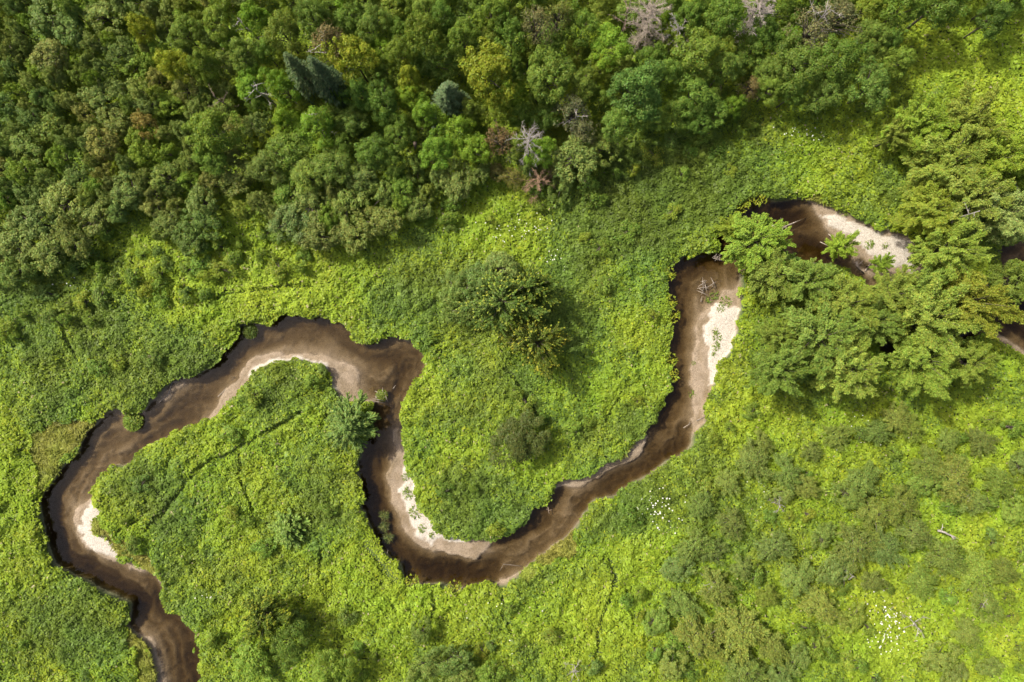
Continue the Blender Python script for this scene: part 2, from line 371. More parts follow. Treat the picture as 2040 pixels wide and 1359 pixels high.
# ------------------------------------------------------------------ meadow ground cover
# (px, py, rx, ry, delta tone): tone 0 = dark nettles and brambles, 1 = pale fern and balsam
TONE = [(1300,400,170,100,-.5),(1210,480,90,70,-.35),(1240,330,120,60,-.4),(1420,300,90,60,-.3),(150,640,150,110,-.28),(320,720,140,80,-.32),
 (60,540,90,60,-.3),(100,820,60,50,-.3),(270,960,90,60,-.3),(560,780,110,60,-.3),(640,1000,60,90,-.2),(950,1010,110,70,-.3),(690,980,50,100,-.1),
 (850,560,110,60,-.3),(780,620,60,50,-.25),(1170,640,70,80,-.25),(1060,800,70,60,-.15),(1260,850,90,50,-.2),(370,1140,60,90,-.35),(150,1250,110,70,-.3),
 (1080,1140,70,50,-.25),(1190,1040,60,50,-.25),(1330,1000,80,60,-.35),(1400,860,50,60,-.3),(1540,620,60,80,-.2),(1290,1260,60,60,-.1),
 (450,540,150,90,.4),(620,590,130,60,.4),(380,480,60,50,.25),(950,430,130,60,.35),(1000,470,110,50,.3),(1150,780,90,90,.2),(1000,900,120,50,.25),(1230,740,80,100,.2),
 (1150,1210,140,110,.35),(800,1200,120,80,.3),(720,1100,70,110,.3),(1280,1200,60,110,.3),(1910,110,130,130,.4),(2000,200,80,100,.35),(1960,860,110,70,.4),(1990,980,70,120,.3),
 (1760,1310,150,60,.45),(2000,1290,110,120,.5),(1450,840,70,60,.3),(1500,900,60,40,.2),(1640,300,110,70,.3),(1620,860,100,40,.2),(1600,1020,80,60,.3),(1880,1030,60,40,.35),
 (460,1010,90,70,.2),(420,870,80,40,.25),(30,960,60,120,.3),(200,1310,110,50,.2),(1540,1220,50,50,.4),(520,1120,80,80,.2),(880,960,50,60,.1),(40,860,60,60,.2),
 (1470,640,60,60,.2),(300,560,80,60,.15),(650,1280,120,60,.0),(900,1240,100,60,.2),(1770,1200,90,100,.25),(1380,980,60,60,.15)]
def tone_at(x, y):
    kx = FPX / (HC - .8); px = 1020 + x * kx; py = 679.5 - y * kx
    t = .54 + (fbm(x, y, 9, 91) - .5) * .55 + (fbm(x, y, 3, 95) - .5) * .7 + (vnoise(x, y, 1.1, 97) - .5) * .22
    for cx, cy, rx, ry, d in TONE:
        rr = ((px - cx) / rx) ** 2 + ((py - cy) / ry) ** 2
        t = t + d * np.exp(-rr * .9)
    return t
SEDGE = [PA(p, .4) for p in [
 [(68,860),(110,845),(185,838),(160,873),(143,900),(117,936),(100,956),(83,985),(70,975)],
 [(1030,1150),(1060,1122),(1100,1095),(1135,1062),(1150,1085),(1100,1130),(1050,1160)],
 [(258,1250),(282,1278),(300,1306),(310,1365),(285,1365),(262,1300)],
 [(1610,396),(1655,405),(1670,425),(1640,432),(1615,422)],
 [(196,1040),(181,1048),(180,1068),(206,1078),(232,1105),(300,1140),(316,1152),(300,1120),(240,1080)],
 [(1230,918),(1265,878),(1280,872),(1262,905)]]]
SED = np.full(GXX.shape, -1e9)
for p_ in SEDGE: SED = np.maximum(SED, pip_sdf(JX, JY, p_))
rng = np.random.RandomState(11)
def canopy_h(x, y, t):
    """top of the herb layer"""
    h = .55 + .55 * fbm(x, y, 5, 101) + 1.0 * (fbm(x, y, 2.2, 105, 2) - .5) + .5 * (vnoise(x, y, .7, 108) - .5) + .26 * (vnoise(x, y, .33, 109) - .5)
    h = h + .2 * (.5 - np.clip(t, 0, 1))
    return np.clip(h, .12, 2)
def cover(name, label, cat, mode, density):
    X0, X1, Y0, Y1 = -69.0, 69.0, -48.0, 48.0
    n = int((X1 - X0) * (Y1 - Y0) * density)
    x = rng.uniform(X0, X1, n); y = rng.uniform(Y0, Y1, n)
    ch = samp(CH, x, y); sd = samp(SED, x, y) + (fbm(x, y, 1.6, 115, 3) - .5) * 2.2
    jag = (fbm(x, y, 1.1, 113, 3) - .5) * 2.0
    keep = (ch < -.02 + jag * .6)
    t = tone_at(x, y)
    tt = t + rng.normal(0, .16, n)
    if mode == 'fern': keep &= (tt > .5) & (sd < .1)
    if mode == 'herb': keep &= (tt <= .5) & (sd < .1)
    if mode == 'sedge': keep = (sd > -.1) & (ch < .05)
    x, y, t, ch = x[keep], y[keep], t[keep], ch[keep]; n = len(x)
    trk = samp(TRK, x, y); k2 = (rng.rand(n) > trk * .62)
    x, y, t, ch, trk = x[k2], y[k2], t[k2], ch[k2], trk[k2]; n = len(x)
    h = canopy_h(x, y, t); e = .08
    nxv = -(canopy_h(x + e, y, t) - h) / e; nyv = -(canopy_h(x, y + e, t) - h) / e
    edge = sst(0, 1.0, -ch + .15); h = h * (.45 + .55 * edge) * (1 - .6 * trk)
    if mode == 'sedge': h = h * .5
    dpt = rng.rand(n) ** 1.6 * .38
    z = samp(GZ, x, y) * edge + np.maximum(h - dpt, .04)
    nrm = np.stack([nxv * .55, nyv * .55, np.ones(n)], 1); nrm = norm(nrm) + rng.normal(0, .29, (n, 3)); nrm[:, 2] = np.abs(nrm[:, 2]) + .05
    ang = rng.uniform(0, 2 * np.pi, n)
    # fronds comb the same way over a few metres
    comb = 2 * np.pi * fbm(x, y, 7, 121, 2) * 2
    ang = np.where(rng.rand(n) < .45, comb + rng.normal(0, .5, n), ang)
    d = np.stack([np.cos(ang), np.sin(ang), rng.normal(0, .3, n)], 1)
    big = rng.rand(n) ** 2.5
    v = rng.normal(0, 1, n); hue = fbm(x, y, 4, 131) - .5; pl = fbm(x, y, .9, 137, 2) - .5
    if mode == 'fern':
        Lh = rng.uniform(.13, .27, n) + big * .16; Wd = Lh * rng.uniform(.42, .75, n)
        c = np.array([.224, .312, .026]) * (1 + .10 * v[:, None] + .42 * pl[:, None] + .32 * (t - .7)[:, None])
        c[:, 0] *= 1 + .30 * hue
        yl = rng.rand(n) < .05; c[yl] *= np.array([1.4, 1.15, .9]); st = rng.rand(n) < .012; c[st] = np.array([.36, .32, .16])
    elif mode == 'herb':
        Lh = rng.uniform(.12, .23, n) + big * .13; Wd = Lh * rng.uniform(.5, .85, n)
        c = np.array([.130, .206, .030]) * (1 + .11 * v[:, None] + .5 * pl[:, None] + .5 * (t - .35)[:, None])
        c[:, 0] *= 1.04 + .35 * hue; c[:, 2] *= 1 - .4 * hue
    else:
        Lh = rng.uniform(.35, .6, n); Wd = Lh * .16
        c = np.array([.24, .26, .045]) * (1 + .22 * v[:, None] + .5 * pl[:, None]); c[:, 1] *= 1 + .5 * hue
    lo = rng.rand(n) < .16; z = np.where(lo, z - .12, z); Lh = np.where(lo, Lh * 1.9, Lh); Wd = np.where(lo, Wd * 1.9, Wd)
    c = np.clip(c, .01, .6)
    V = leaf_quads(np.stack([x, y, z], 1), nrm, d, Lh, Wd, .06)
    tag(obj(name, quads_mesh(name, V, c, M_leaf)), label, cat, kind='stuff')
cover('fern_meadow', 'pale yellow green fern and balsam meadow along both stream banks', 'meadow plants', 'fern', 115)
cover('nettle_thicket', 'darker green nettles and brambles patched through the pale meadow', 'undergrowth', 'herb', 115)
cover('bank_sedge', 'yellowish brown sedge fringing the stream edge', 'sedge', 'sedge', 150)

# ------------------------------------------------------------------ plants: crown builders
def rnd_dirs(r, n, zmin=-1.0):
    z = r.uniform(zmin, 1, n); a = r.uniform(0, 2 * np.pi, n); q_ = np.sqrt(1 - z * z)
    return np.stack([q_ * np.cos(a), q_ * np.sin(a), z], 1)
def mottled(r, n, base, sp=.18):
    c = np.tile(np.array(base), (n, 1)) * (1 + sp * r.normal(0, 1, (n, 1))); c[:, 0] *= 1 + .12 * r.normal(0, 1, n)
    return np.clip(c, .008, .6)
def clumpy_crown(seed, R, H, nclump, per, csize, leaf, base, sparse=0.0, zlow=-.15, flat=.75, bare=0):
    """rounded broadleaf crown: leaf clumps over an uneven dome; returns crown mesh + trunk tubes"""
    r = np.random.RandomState(seed); lob = rnd_dirs(r, 7, -.2); la = r.uniform(.12, .42, 7)
    dirs = rnd_dirs(r, nclump, zlow); nu = nclump // 7; dirs[:nu] = norm(r.normal(0, .22, (nu, 3)) + np.array([0, 0, 1.]))
    f = .66 + sum(la[i] * np.exp(-((dirs - lob[i]) ** 2).sum(1) / .28) for i in range(7))
    f = f * r.uniform(.72, 1.06, nclump)
    zc = H - R * flat
    C = dirs * (f * R)[:, None]; C[:, 2] = C[:, 2] * flat + zc
    Q = []; K = []
    for i in range(nclump):
        cs = csize * r.choice([.55, .8, 1.0, 1.3, 1.6]) * r.uniform(.85, 1.15); m = int(per * (cs / csize) ** 2 * r.uniform(.7, 1.1) * (1 - sparse))
        d = rnd_dirs(r, m, -.55); pos = C[i] + d * (cs * r.uniform(.55, 1.05, m))[:, None] * np.array([1, 1, .7])
        nn = d + np.array([0, 0, .7]) + r.normal(0, .45, (m, 3)); di = dirs[i] * .8 + r.normal(0, .7, (m, 3))
        Lh = leaf * r.uniform(.7, 1.35, m)
        Q.append(leaf_quads(pos, nn, di, Lh, Lh * r.uniform(.5, .75, m), .05))
        K.append(mottled(r, m, np.array(base) * r.uniform(.82, 1.2), .14))
    T = Tubes(); lean = r.normal(0, .15, 2)
    pts = [(0, 0, -.3), (lean[0], lean[1], zc * .5), (lean[0] * 1.5, lean[1] * 1.5, zc + R * .02)]
    T.add(pts, [.035 * H * .62, .028 * H * .55, .05], 7)
    for i in r.choice(nclump, min(nclump, 14 + bare), replace=False):
        s = Vector((lean[0] * 1.2, lean[1] * 1.2, zc * r.uniform(.55, .95))); e = s.lerp(Vector(C[i]), .8 if not bare else 1.06); m_ = (s + e) / 2 + Vector((0, 0, .25))
        T.add([s, m_, e], [.07, .045, .018], 5)
    return np.concatenate(Q), np.concatenate(K), T
def spray_crown(seed, R, H, nb, leaf, base, tipc=None, tipf=.15, fill=1.0, el0=12, el1=75, slim=.40):
    """open crown of long ascending boughs; each bough carries leafy fans that point outward"""
    r = np.random.RandomState(seed); Q = []; K = []; T = Tubes()
    T.add([(0, 0, -.3), (.1, 0, H * .4), (0, .1, H * .72)], [.02 * H + .06, .014 * H + .04, .05], 7)
    asp = r.uniform(.72, 1.12, 6)
    for b in range(nb):
        fz = (b + .5) / nb; az = b * 2.39996 + r.normal(0, .25)
        el = math.radians(el0 + (el1 - el0) * fz ** 1.1 + r.normal(0, 5)); z0 = H * (.34 + .34 * fz)
        hmax = H * (1.0 - .02 * b % .07) - z0
        ln = min(R / max(math.cos(el), .2), hmax / max(math.sin(el), .15) if el > .3 else 99) * r.uniform(.82, 1.1) * asp[int(az * 6 / 6.2832) % 6]
        hd = np.array([math.cos(az), math.sin(az), 0]); sd = np.array([-hd[1], hd[0], 0])
        ce, se = math.cos(el), math.sin(el)
        def at(s): return hd * ln * (s * ce * (.75 + .25 * s)) + np.array([0, 0, z0 + ln * se * s * (1.15 - .15 * s) - .10 * ln * s * s * (1 - fz)])
        T.add([at(0), at(.35), at(.7), at(.95)], [.08, .05, .028, .01], 5)
        for k_ in range(int((7 + 5 * r.rand()) * fill * ln / R)):
            s = .28 + .72 * r.rand() ** .75; side = r.choice([-1, 1]); tl = (.30 * ln * (1.15 - s) + .5) * r.uniform(.75, 1.25)
            tdir = norm(hd * (ce * .8 + .45) + sd * side * r.uniform(.05, .9) + np.array([0, 0, se * .45 + r.uniform(-.1, .25)]))
            off = norm(np.cross(tdir, [0, 0, 1])); m = int(48 * tl * fill); u = r.uniform(0, 1, m) ** .85
            wdt = slim * tl * .42 * (1 - .75 * u)
            pos = at(s) + tdir * (u * tl)[:, None] + off * (r.uniform(-1, 1, m) * wdt)[:, None]
            pos[:, 2] += r.normal(0, .15, m) - .16 * tl * u ** 2
            di = tdir + off * (r.normal(0, .45, m))[:, None]
            nn = np.array([0, 0, 1.0]) + hd * .25 + r.normal(0, .42, (m, 3)); Lh = leaf * r.uniform(.7, 1.3, m)
            Q.append(leaf_quads(pos, nn, di, Lh, Lh * r.uniform(.38, .6, m), .04))
            c = mottled(r, m, np.array(base) * r.uniform(.82, 1.2), .12)
            if tipc is not None:
                tp = (u > 1 - tipf); c[tp] = mottled(r, int(tp.sum()), tipc, .12)
            K.append(c)
    return np.concatenate(Q), np.concatenate(K), T
def conifer_crown(seed, R, H, base, whorls=12, per=7, needle=.3, up=.15, z0f=.2, thick=.17, tipc=None, dens=42):
    r = np.random.RandomState(seed); Q = []; K = []; T = Tubes()
    T.add([(0, 0, -.3), (0, 0, H * .5), (0, 0, H)], [.02 * H + .03, .012 * H + .02, .01], 7)
    for w in range(whorls):
        f = w / (whorls - 1.0); z = H * (z0f + (1 - z0f) * f ** .9 * .97); ln0 = R * (1 - f) ** .85 + .18
        for b in range(per):
            az = b * 2 * math.pi / per + w * .7 + r.normal(0, .15); ln = ln0 * r.uniform(.75, 1.12)
            hd = np.array([math.cos(az), math.sin(az), 0.0]); sd = np.array([-hd[1], hd[0], 0])
            def at(s): return hd * ln * s + np.array([0, 0, z + up * ln * s - .28 * ln * s * (1 - s) - (.12 * ln * s if up < .1 else 0)])
            T.add([at(0.02), at(.5), at(1)], [.04, .025, .01], 4)
            segs = [(at(0.1), at(1.0), ln)]
            for k_ in range(int(2 + ln * 2.6)):
                s = r.uniform(.3, .9); a = at(s); sdv = norm(hd * 1.0 + sd * r.choice([-1, 1]) * r.uniform(.5, 1.0) + np.array([0, 0, .12])); l2 = ln * .42 * (1.15 - s) + .12
                segs.append((a, a + sdv * l2, l2))
            for a, e, l_ in segs:
                m = int(dens * l_) + 8; u = r.uniform(0, 1, m) ** .8; ax = norm(e - a)
                rd = rnd_dirs(r, m, -.5); pos = a + (e - a) * u[:, None] + rd * (thick * r.uniform(.2, 1, m) * (1 - .45 * u))[:, None]
                di = ax * .9 + rd * .8; nn = rd + np.array([0, 0, .9]) + r.normal(0, .35, (m, 3)); Lh = needle * r.uniform(.6, 1.2, m)
                Q.append(leaf_quads(pos, nn, di, Lh, Lh * .33, .03))
                c = mottled(r, m, np.array(base) * r.uniform(.85, 1.18), .15)
                if tipc is not None:
                    tp = u > .8; c[tp] = mottled(r, int(tp.sum()), tipc, .12)
                K.append(c)
    return np.concatenate(Q), np.concatenate(K), T

OLIVE = (.158, .218, .042); GREEN = (.136, .206, .028); MAPLE = (.205, .275, .042)
LIB = {}
def lib(kind, R, H, builder, n, mat=None):
    L_ = []
    for i in range(n):
        Qv, Kc, T = builder(i)
        L_.append((quads_mesh(kind + '_crown', Qv, Kc, mat or M_leaf), T.mesh(kind + '_trunk', M_bark)))
    LIB[kind] = (R, H, L_)
lib('alder', 2.0, 4.2, lambda i: clumpy_crown(100 + i, 2.0, 4.2, 112, 52, .27, .15, OLIVE, .05, -.25, .8), 8)
lib('thicket', 2.1, 2.9, lambda i: spray_crown(170 + i, 2.1, 2.9, 44, .16, OLIVE, None, fill=1.0, el0=8, el1=80, slim=.95), 6)
lib('bush', 1.0, 1.7, lambda i: clumpy_crown(150 + i, 1.0, 1.7, 30, 46, .24, .13, (.17, .24, .032), .1, -.1, .7), 5)
lib('broadleaf', 3.0, 8.0, lambda i: clumpy_crown(200 + i, 3.0, 8.0, 115, 84, .44, .175, GREEN, .0, -.2, .8), 7)
lib('maple', 3.8, 10.0, lambda i: spray_crown(300 + i, 3.8, 10.0, 44, .19, MAPLE, None, fill=1.55, slim=.85), 7)
lib('tipped', 3.6, 9.0, lambda i: spray_crown(400 + i, 3.6, 9.0, 40, .21, (.105, .155, .024), (.29, .32, .04), .12, fill=1.25, slim=.3), 3)
lib('sparse', 2.6, 8.0, lambda i: clumpy_crown(500 + i, 2.6, 8.0, 70, 34, .40, .18, (.14, .16, .055), .25, -.3, 1.0, bare=24), 3)
lib('spruce', 2.1, 14.0, lambda i: conifer_crown(600 + i, 2.1, 14.0, (.082, .112, .048), 17, 8, .24, -.05, .25, .16, dens=34), 2, M_needle)
lib('young_fir', 3.2, 7.0, lambda i: conifer_crown(650 + i, 3.2, 7.0, (.115, .200, .040), 9, 8, .25, .35, .25, .15, (.14, .21, .04), 80), 1, M_needle)
lib('small_fir', 2.0, 4.2, lambda i: conifer_crown(670 + i, 2.0, 4.2, (.090, .150, .022), 7, 9, .28, .3, .2, .2, (.17, .26, .045), 60), 1, M_needle)
prng = random.Random(5); PLANTS = []
NAMES = {'thicket': 'leafy_shrub', 'bush': 'low_bush', 'alder': 'leafy_shrub', 'broadleaf': 'broadleaf_tree', 'maple': 'maple_tree', 'tipped': 'maple_tree', 'sparse': 'sparse_tree',
         'spruce': 'spruce_tree', 'young_fir': 'young_fir', 'small_fir': 'young_fir'}
CATS = {'thicket': 'shrub', 'bush': 'bush', 'alder': 'shrub', 'broadleaf': 'tree', 'maple': 'tree', 'tipped': 'tree', 'sparse': 'tree', 'spruce': 'spruce', 'young_fir': 'fir', 'small_fir': 'fir'}
GROUPS = {'thicket': 'low spreading shrubs of the lower right thicket', 'bush': 'low bushes among the meadow plants', 'alder': 'leafy alder shrubs of the thickets', 'broadleaf': 'rounded broadleaf trees of the upper wood', 'maple': 'tall spreading maples by the stream',
          'tipped': 'pale tipped maples in the meadow', 'sparse': 'thin half bare trees of the upper wood', 'spruce': 'blue green spruces', 'young_fir': None, 'small_fir': None}
def plant(kind, px, py, rpx, h=None, tint=(1, 1, 1), label=None, vi=None):
    R0, H0, L_ = LIB[kind]
    if h is None: h = H0 * max(.6, min(1.35, (rpx / 17.0 / R0)))
    hc = h - R0 * .5 * (rpx / 17.0 / R0) if kind not in ('spruce',) else h * .95
    X, Y, _ = P(px, py, hc); Rw = rpx * (HC - hc) / FPX
    s = Rw / R0; sz = h / H0
    if kind == 'spruce': s = 1.15 * rpx / 36
    cm, tm = L_[prng.randrange(len(L_)) if vi is None else vi % len(L_)]
    gz = min(ground(X, Y), .1)
    rz = prng.uniform(0, 6.28)
    an = prng.uniform(.82, 1.22) if kind in ('alder', 'bush', 'thicket') else prng.uniform(.93, 1.08)
    root = empty(NAMES[kind], (X, Y, gz if gz > -.3 else -.35), rz, (s * an, s / an, sz))
    c = obj('crown', cm, root); t_ = obj('trunk', tm, root)
    j = prng.uniform(.88, 1.12); j2 = prng.uniform(.92, 1.08)
    c.color = (tint[0] * j * j2, tint[1] * j, tint[2] * j / j2, 1)
    PLANTS.append(dict(o=root, kind=kind, px=px, py=py, r=rpx, tint=tint, label=label, h=h))
    return root
T_Y = (1.55, 1.25, .85); T_D = (.80, .86, .85); T_B = (1.3, .9, .9); T_G = (1.12, 1.04, 1.18); T_F = (1.15, 1.25, .85); T_RU = (1.5, .85, .95); T_N = (1, 1, 1); T_T = (.85, .98, 1.3)
# ---- trees traced from the photograph: (kind, px, py, radius px, height m, tint[, label])
TREES = [
 ('broadleaf',345,125,36,8,T_Y),('broadleaf',402,122,34,8,T_N),('broadleaf',275,48,30,7,T_Y),('broadleaf',562,170,34,9,T_F),('broadleaf',568,232,30,7,T_F),
 ('broadleaf',415,262,52,9,(1.25,1.12,.9)),('broadleaf',420,320,34,7,T_N),('broadleaf',700,105,50,10,T_Y),('broadleaf',845,60,44,10,(.95,.95,.9)),('broadleaf',738,45,36,8,T_G),
 ('broadleaf',815,152,28,8,T_Y),('broadleaf',918,68,40,9,(.85,.85,.8)),('broadleaf',850,222,34,7,T_F),('broadleaf',968,135,60,11,(1.45,1.15,.75)),('broadleaf',988,222,36,7,T_Y),
 ('broadleaf',1092,142,54,10,(1.15,1.08,1.1)),('broadleaf',1165,170,34,8,T_G),('broadleaf',1215,78,46,9,T_F),('broadleaf',1272,178,60,11,T_T),('broadleaf',1236,240,42,8,(.95,1.05,1.2)),
 ('broadleaf',872,300,40,7,T_F),('broadleaf',938,292,36,7,T_F),('broadleaf',1392,100,54,10,(1.15,1.05,1.0)),('broadleaf',1448,128,36,8,T_G),('broadleaf',1385,185,46,8,T_N),
 ('broadleaf',1450,28,46,10,T_D),('broadleaf',1380,20,36,9,T_D),('broadleaf',1592,120,54,9,(.9,.9,1.0)),('broadleaf',1682,112,52,9,T_D),('broadleaf',1742,168,46,8,(1,1,1.2)),('broadleaf',1650,178,40,7,(.9,.9,1.1)),
 ('broadleaf',1790,125,34,7,T_N),('broadleaf',1880,0,56,9,T_D),('broadleaf',1800,5,46,9,T_D),('broadleaf',1985,32,34,7,(.6,.72,.9)),('broadleaf',2010,-14,44,8,T_D),
 ('broadleaf',1740,60,36,8,T_G),('broadleaf',560,60,40,8,T_G),('broadleaf',480,110,36,8,T_G),('broadleaf',430,30,40,8,T_N),('broadleaf',360,60,34,7,T_G),('broadleaf',620,30,38,8,(.8,.8,.9)),
 ('broadleaf',790,100,34,8,T_N),('broadleaf',1020,60,38,9,T_D),('broadleaf',980,20,38,9,T_D),('broadleaf',760,200,40,8,T_D),('broadleaf',790,260,36,7,T_D),('broadleaf',720,180,36,8,T_D),
 ('broadleaf',1160,40,40,9,T_D),('broadleaf',1330,140,36,8,T_N),('broadleaf',740,300,40,7,T_D),('broadleaf',1300,110,34,8,T_D),('broadleaf',1530,60,36,8,T_D),('broadleaf',1420,215,34,6,T_N),
 ('broadleaf',1350,225,34,6,T_N),('broadleaf',660,330,44,6,T_G),('broadleaf',610,350,44,6,T_G),('broadleaf',530,330,40,6,(1.2,1,1.3)),('broadleaf',880,30,34,8,T_D),
 ('sparse',650,75,46,10,T_B),('sparse',1072,30,40,12,T_G),('sparse',1118,15,36,11,T_F),('sparse',1622,60,48,9,T_G),('sparse',1140,215,44,8,T_G),('sparse',1165,255,34,7,T_G),('sparse',1000,275,34,8,T_RU,'thin rust leaved tree left of the bare grey tree'),
 ('sparse',1025,350,26,5,(1.3,1.1,.7)),('sparse',1680,20,44,9,T_G),('sparse',1500,170,28,6,T_B),
 ('alder',1150,312,50,6,T_G),('alder',1200,290,34,5,T_N),('alder',620,400,44,5,T_G),('alder',580,440,44,5,(1,.95,1.2)),('alder',630,470,40,5,(1,.95,1.2)),('alder',690,400,42,5,T_N),('alder',700,460,44,5,T_G),
 ('alder',760,440,42,5,T_G),('alder',720,350,36,5,T_G),('alder',800,372,30,5,T_F),('alder',825,330,26,5,T_D),('alder',760,385,34,5,T_N),('alder',830,410,34,4,T_N),('alder',400,440,40,5,T_D),('alder',395,400,34,5,T_G),
 ('alder',510,245,28,6,T_G),('alder',280,240,28,5,T_RU,'small bronze orange shrub among olive shrubs at upper left'),('alder',375,480,36,4,T_D),('alder',330,440,30,4,T_G),('alder',545,420,30,4,T_G),('alder',990,340,20,3.5,(1.4,.9,1.3)),
 ('alder',315,465,20,3,T_N),('alder',30,480,48,5,T_G),('alder',90,500,44,5,T_G),('alder',70,440,44,5,T_G),('alder',120,400,46,5,T_G),('alder',20,540,40,5,T_D),('alder',330,360,40,5,T_N),('alder',250,380,40,5,T_G),('alder',190,430,40,4,T_G),
 ('alder',1120,1000-1000+365,30,3.5,T_N),
 ('broadleaf',1036,868,58,5,(.56,.50,.85),'lone round dull green shrub in the middle of the stream loop'),
 ('alder',950,560,44,4,T_D),('alder',930,620,40,4,T_D),('alder',1000,530,44,4,T_G),('alder',905,580,34,3.5,T_N),
 # right hand maples
 ('maple',1850,245,60,9,T_F),('maple',1945,240,62,10,(1.1,1.05,1)),('maple',1895,325,70,10,T_N),('maple',2005,310,56,10,T_F),('maple',1865,412,52,9,(1.1,1.05,.8)),('maple',1940,395,62,10,(1.2,1.1,1.2)),
 ('maple',1918,492,58,11,(1.1,1.05,.9)),('maple',2015,420,60,10,(1.35,1.2,1.9)),('maple',1512,478,62,7,(1.05,1.1,.8)),('maple',1545,548,54,7,T_N),('maple',1612,560,50,8,T_N),('maple',1690,606,64,9,T_N),
 ('maple',1795,585,48,8,T_N),('maple',1640,672,78,10,T_N),('maple',1700,735,66,10,T_N),('maple',1565,738,56,9,(.9,.95,.9)),('maple',1560,670,40,7,(.9,.95,.9)),('maple',1875,632,76,11,T_N),
 ('maple',1952,598,66,11,(1.2,1.04,.85),'tall maple with orange tinged leaves near the right edge'),('maple',1858,718,62,10,(1.05,1.05,.9)),('maple',1945,722,46,8,(1.1,1.05,.9)),('maple',1752,640,44,8,T_N),('maple',1470,450,30,5,(1.1,1.15,.8)),
 ('maple',1690,488,26,6,T_F),('maple',1772,522,18,5,T_F),('maple',1858,575,42,9,T_N),('maple',2050,560,50,9,T_D),('maple',1800,262,30,7,T_N),('maple',2060,310,56,9,T_F),
 # trees standing in the meadow
 ('tipped',1000,600,74,9,T_N,'broad dark maple with yellow leaf tips at the middle of the meadow'),
 ('tipped',1070,682,64,8,(1.12,1.08,.95),'smaller maple with orange leaf tips, lower right of its twin'),
 ('tipped',1060,570,50,8,(1,1,.9),'maple with yellow leaf tips, topmost of the meadow trio'),
 ('young_fir',692,848,62,6.5,T_N,'young fir with radiating boughs beside the stream narrows'),
 ('small_fir',572,1058,38,3.2,T_N,'small fir with pale tips in the lower left meadow'),
 ('tipped',520,1236,52,7,(1.05,1.1,.9),'yellow tipped tree in the meadow right of the stream outlet'),('broadleaf',575,1285,44,6,(.8,.85,.9)),('broadleaf',655,1335,46,6,(1.1,1.05,.9)),('alder',500,1320,40,4,T_F),
 ('alder',838,1262,26,3.5,T_D),('alder',900,1318,42,4.5,T_D),('alder',920,1350,34,4,T_N),('alder',850,1330,36,4,T_N),('alder',970,1345,30,4,T_F),
 ('alder',590,1240,26,3,T_D),('alder',640,735,12,1.5,T_N),
 # spruces: tips traced
 ('spruce',572,112,30,14,(.95,1.05,.8),'slim dark spruce, left one of the twin spruces'),('spruce',620,120,32,14,(.95,1.05,.85),'slim dark spruce, right one of the twin spruces'),
 ('spruce',888,172,36,10,(1.25,1.3,1.05),'pale blue green spruce left of the yellow green tree'),
]
# shrubs over the lower right meadow
LR = [(1500,918,36),(1570,940,40),(1612,972,34),(1560,985,30),(1722,958,44),(1795,1000,42),(1742,1022,40),(1690,990,34),(1900,960,50),(1852,925,40),(1940,1000,36),(1540,1092,36),(1702,1092,46),(1762,1092,40),
 (1660,1132,38),(1592,1152,40),(1880,1110,46),(1945,1140,42),(1962,1202,42),(1640,1212,46),(1700,1232,40),(1430,1172,46),(1472,1252,56),(1400,1275,56),(1540,1292,44),(1482,1335,50),(1590,1310,34),(1872,1312,48),
 (1930,1262,30),(1380,1092,40),(1345,1132,34),(1790,832,36),(1750,860,30),(1820,850,34),(1670,872,34),(1840,960,34),(1340,1330,44),(1310,1240,34),(1640,1065,34),(1820,1060,36),(1990,960,40),(2020,1020,36),
 (1480,1130,32),(1420,1100,30),(2000,1140,36),(1840,1160,34),(1740,1160,30),(1900,1350,40),(1970,1330,34),(1460,1040,34),(1400,1010,32),(1450,960,30),(1960,880,28),(2030,920,30),(1530,1190,30),(1370,1210,40),(1550,1350,36),(1520,880,26),(1620,900,26),(1890,880,26)]
for t_ in TREES: plant(*t_)
for x, y, rr in LR:
    plant(prng.choice(['thicket', 'thicket', 'thicket', 'alder']), x, y, rr * prng.uniform(.7, .98), 1.6 + rr / 28.0, prng.choice([(1.08, 1.05, 1.0), (1.2, 1.2, .95), (1.0, .98, 1.1), (1.25, 1.15, 1.15)]))
# ---- fill the wood between them
FOREST = PA([(-90,-90),(2130,-90),(2130,-40),(2000,10),(1880,10),(1800,50),(1790,170),(1700,215),(1600,205),(1530,190),(1470,230),(1400,250),(1310,260),(1240,310),(1190,350),(1090,370),(960,370),
 (880,400),(800,450),(740,480),(640,500),(560,470),(520,420),(450,430),(420,480),(350,490),(300,430),(210,440),(150,490),(80,530),(-90,560)], 3)
def dens_ok(x, y, rad):
    for q_ in PLANTS:
        if (q_['px'] - x) ** 2 + (q_['py'] - y) ** 2 < ((q_['r'] + rad) * .62) ** 2: return False
    return True
cand = 0
while cand < 9000:
    cand += 1
    x = prng.uniform(-70, 2100); y = prng.uniform(-70, 570)
    left = x < 480 or y > 330
    rad = prng.choice([prng.uniform(18, 26), prng.uniform(26, 44)]) if left else prng.uniform(24, 50)
    X, Y, _ = P(x, y, 3)
    if pip_sdf(np.array([X]), np.array([Y]), FOREST)[0] < rad / 17 * .4: continue
    if not dens_ok(x, y, rad): continue
    if left:
        plant('alder', x, y, rad, prng.uniform(4, 5.5), prng.choice([T_N, T_G, T_G, (1.15, 1.1, .95), (.9, .95, 1.1), T_F, (1.25, 1.0, 1.2)]))
    else:
        plant('broadleaf', x, y, rad, prng.uniform(5, 7.5), prng.choice([T_D, T_N, T_G, T_F, (1.2, 1.05, .9), (.85, .9, .95)]))

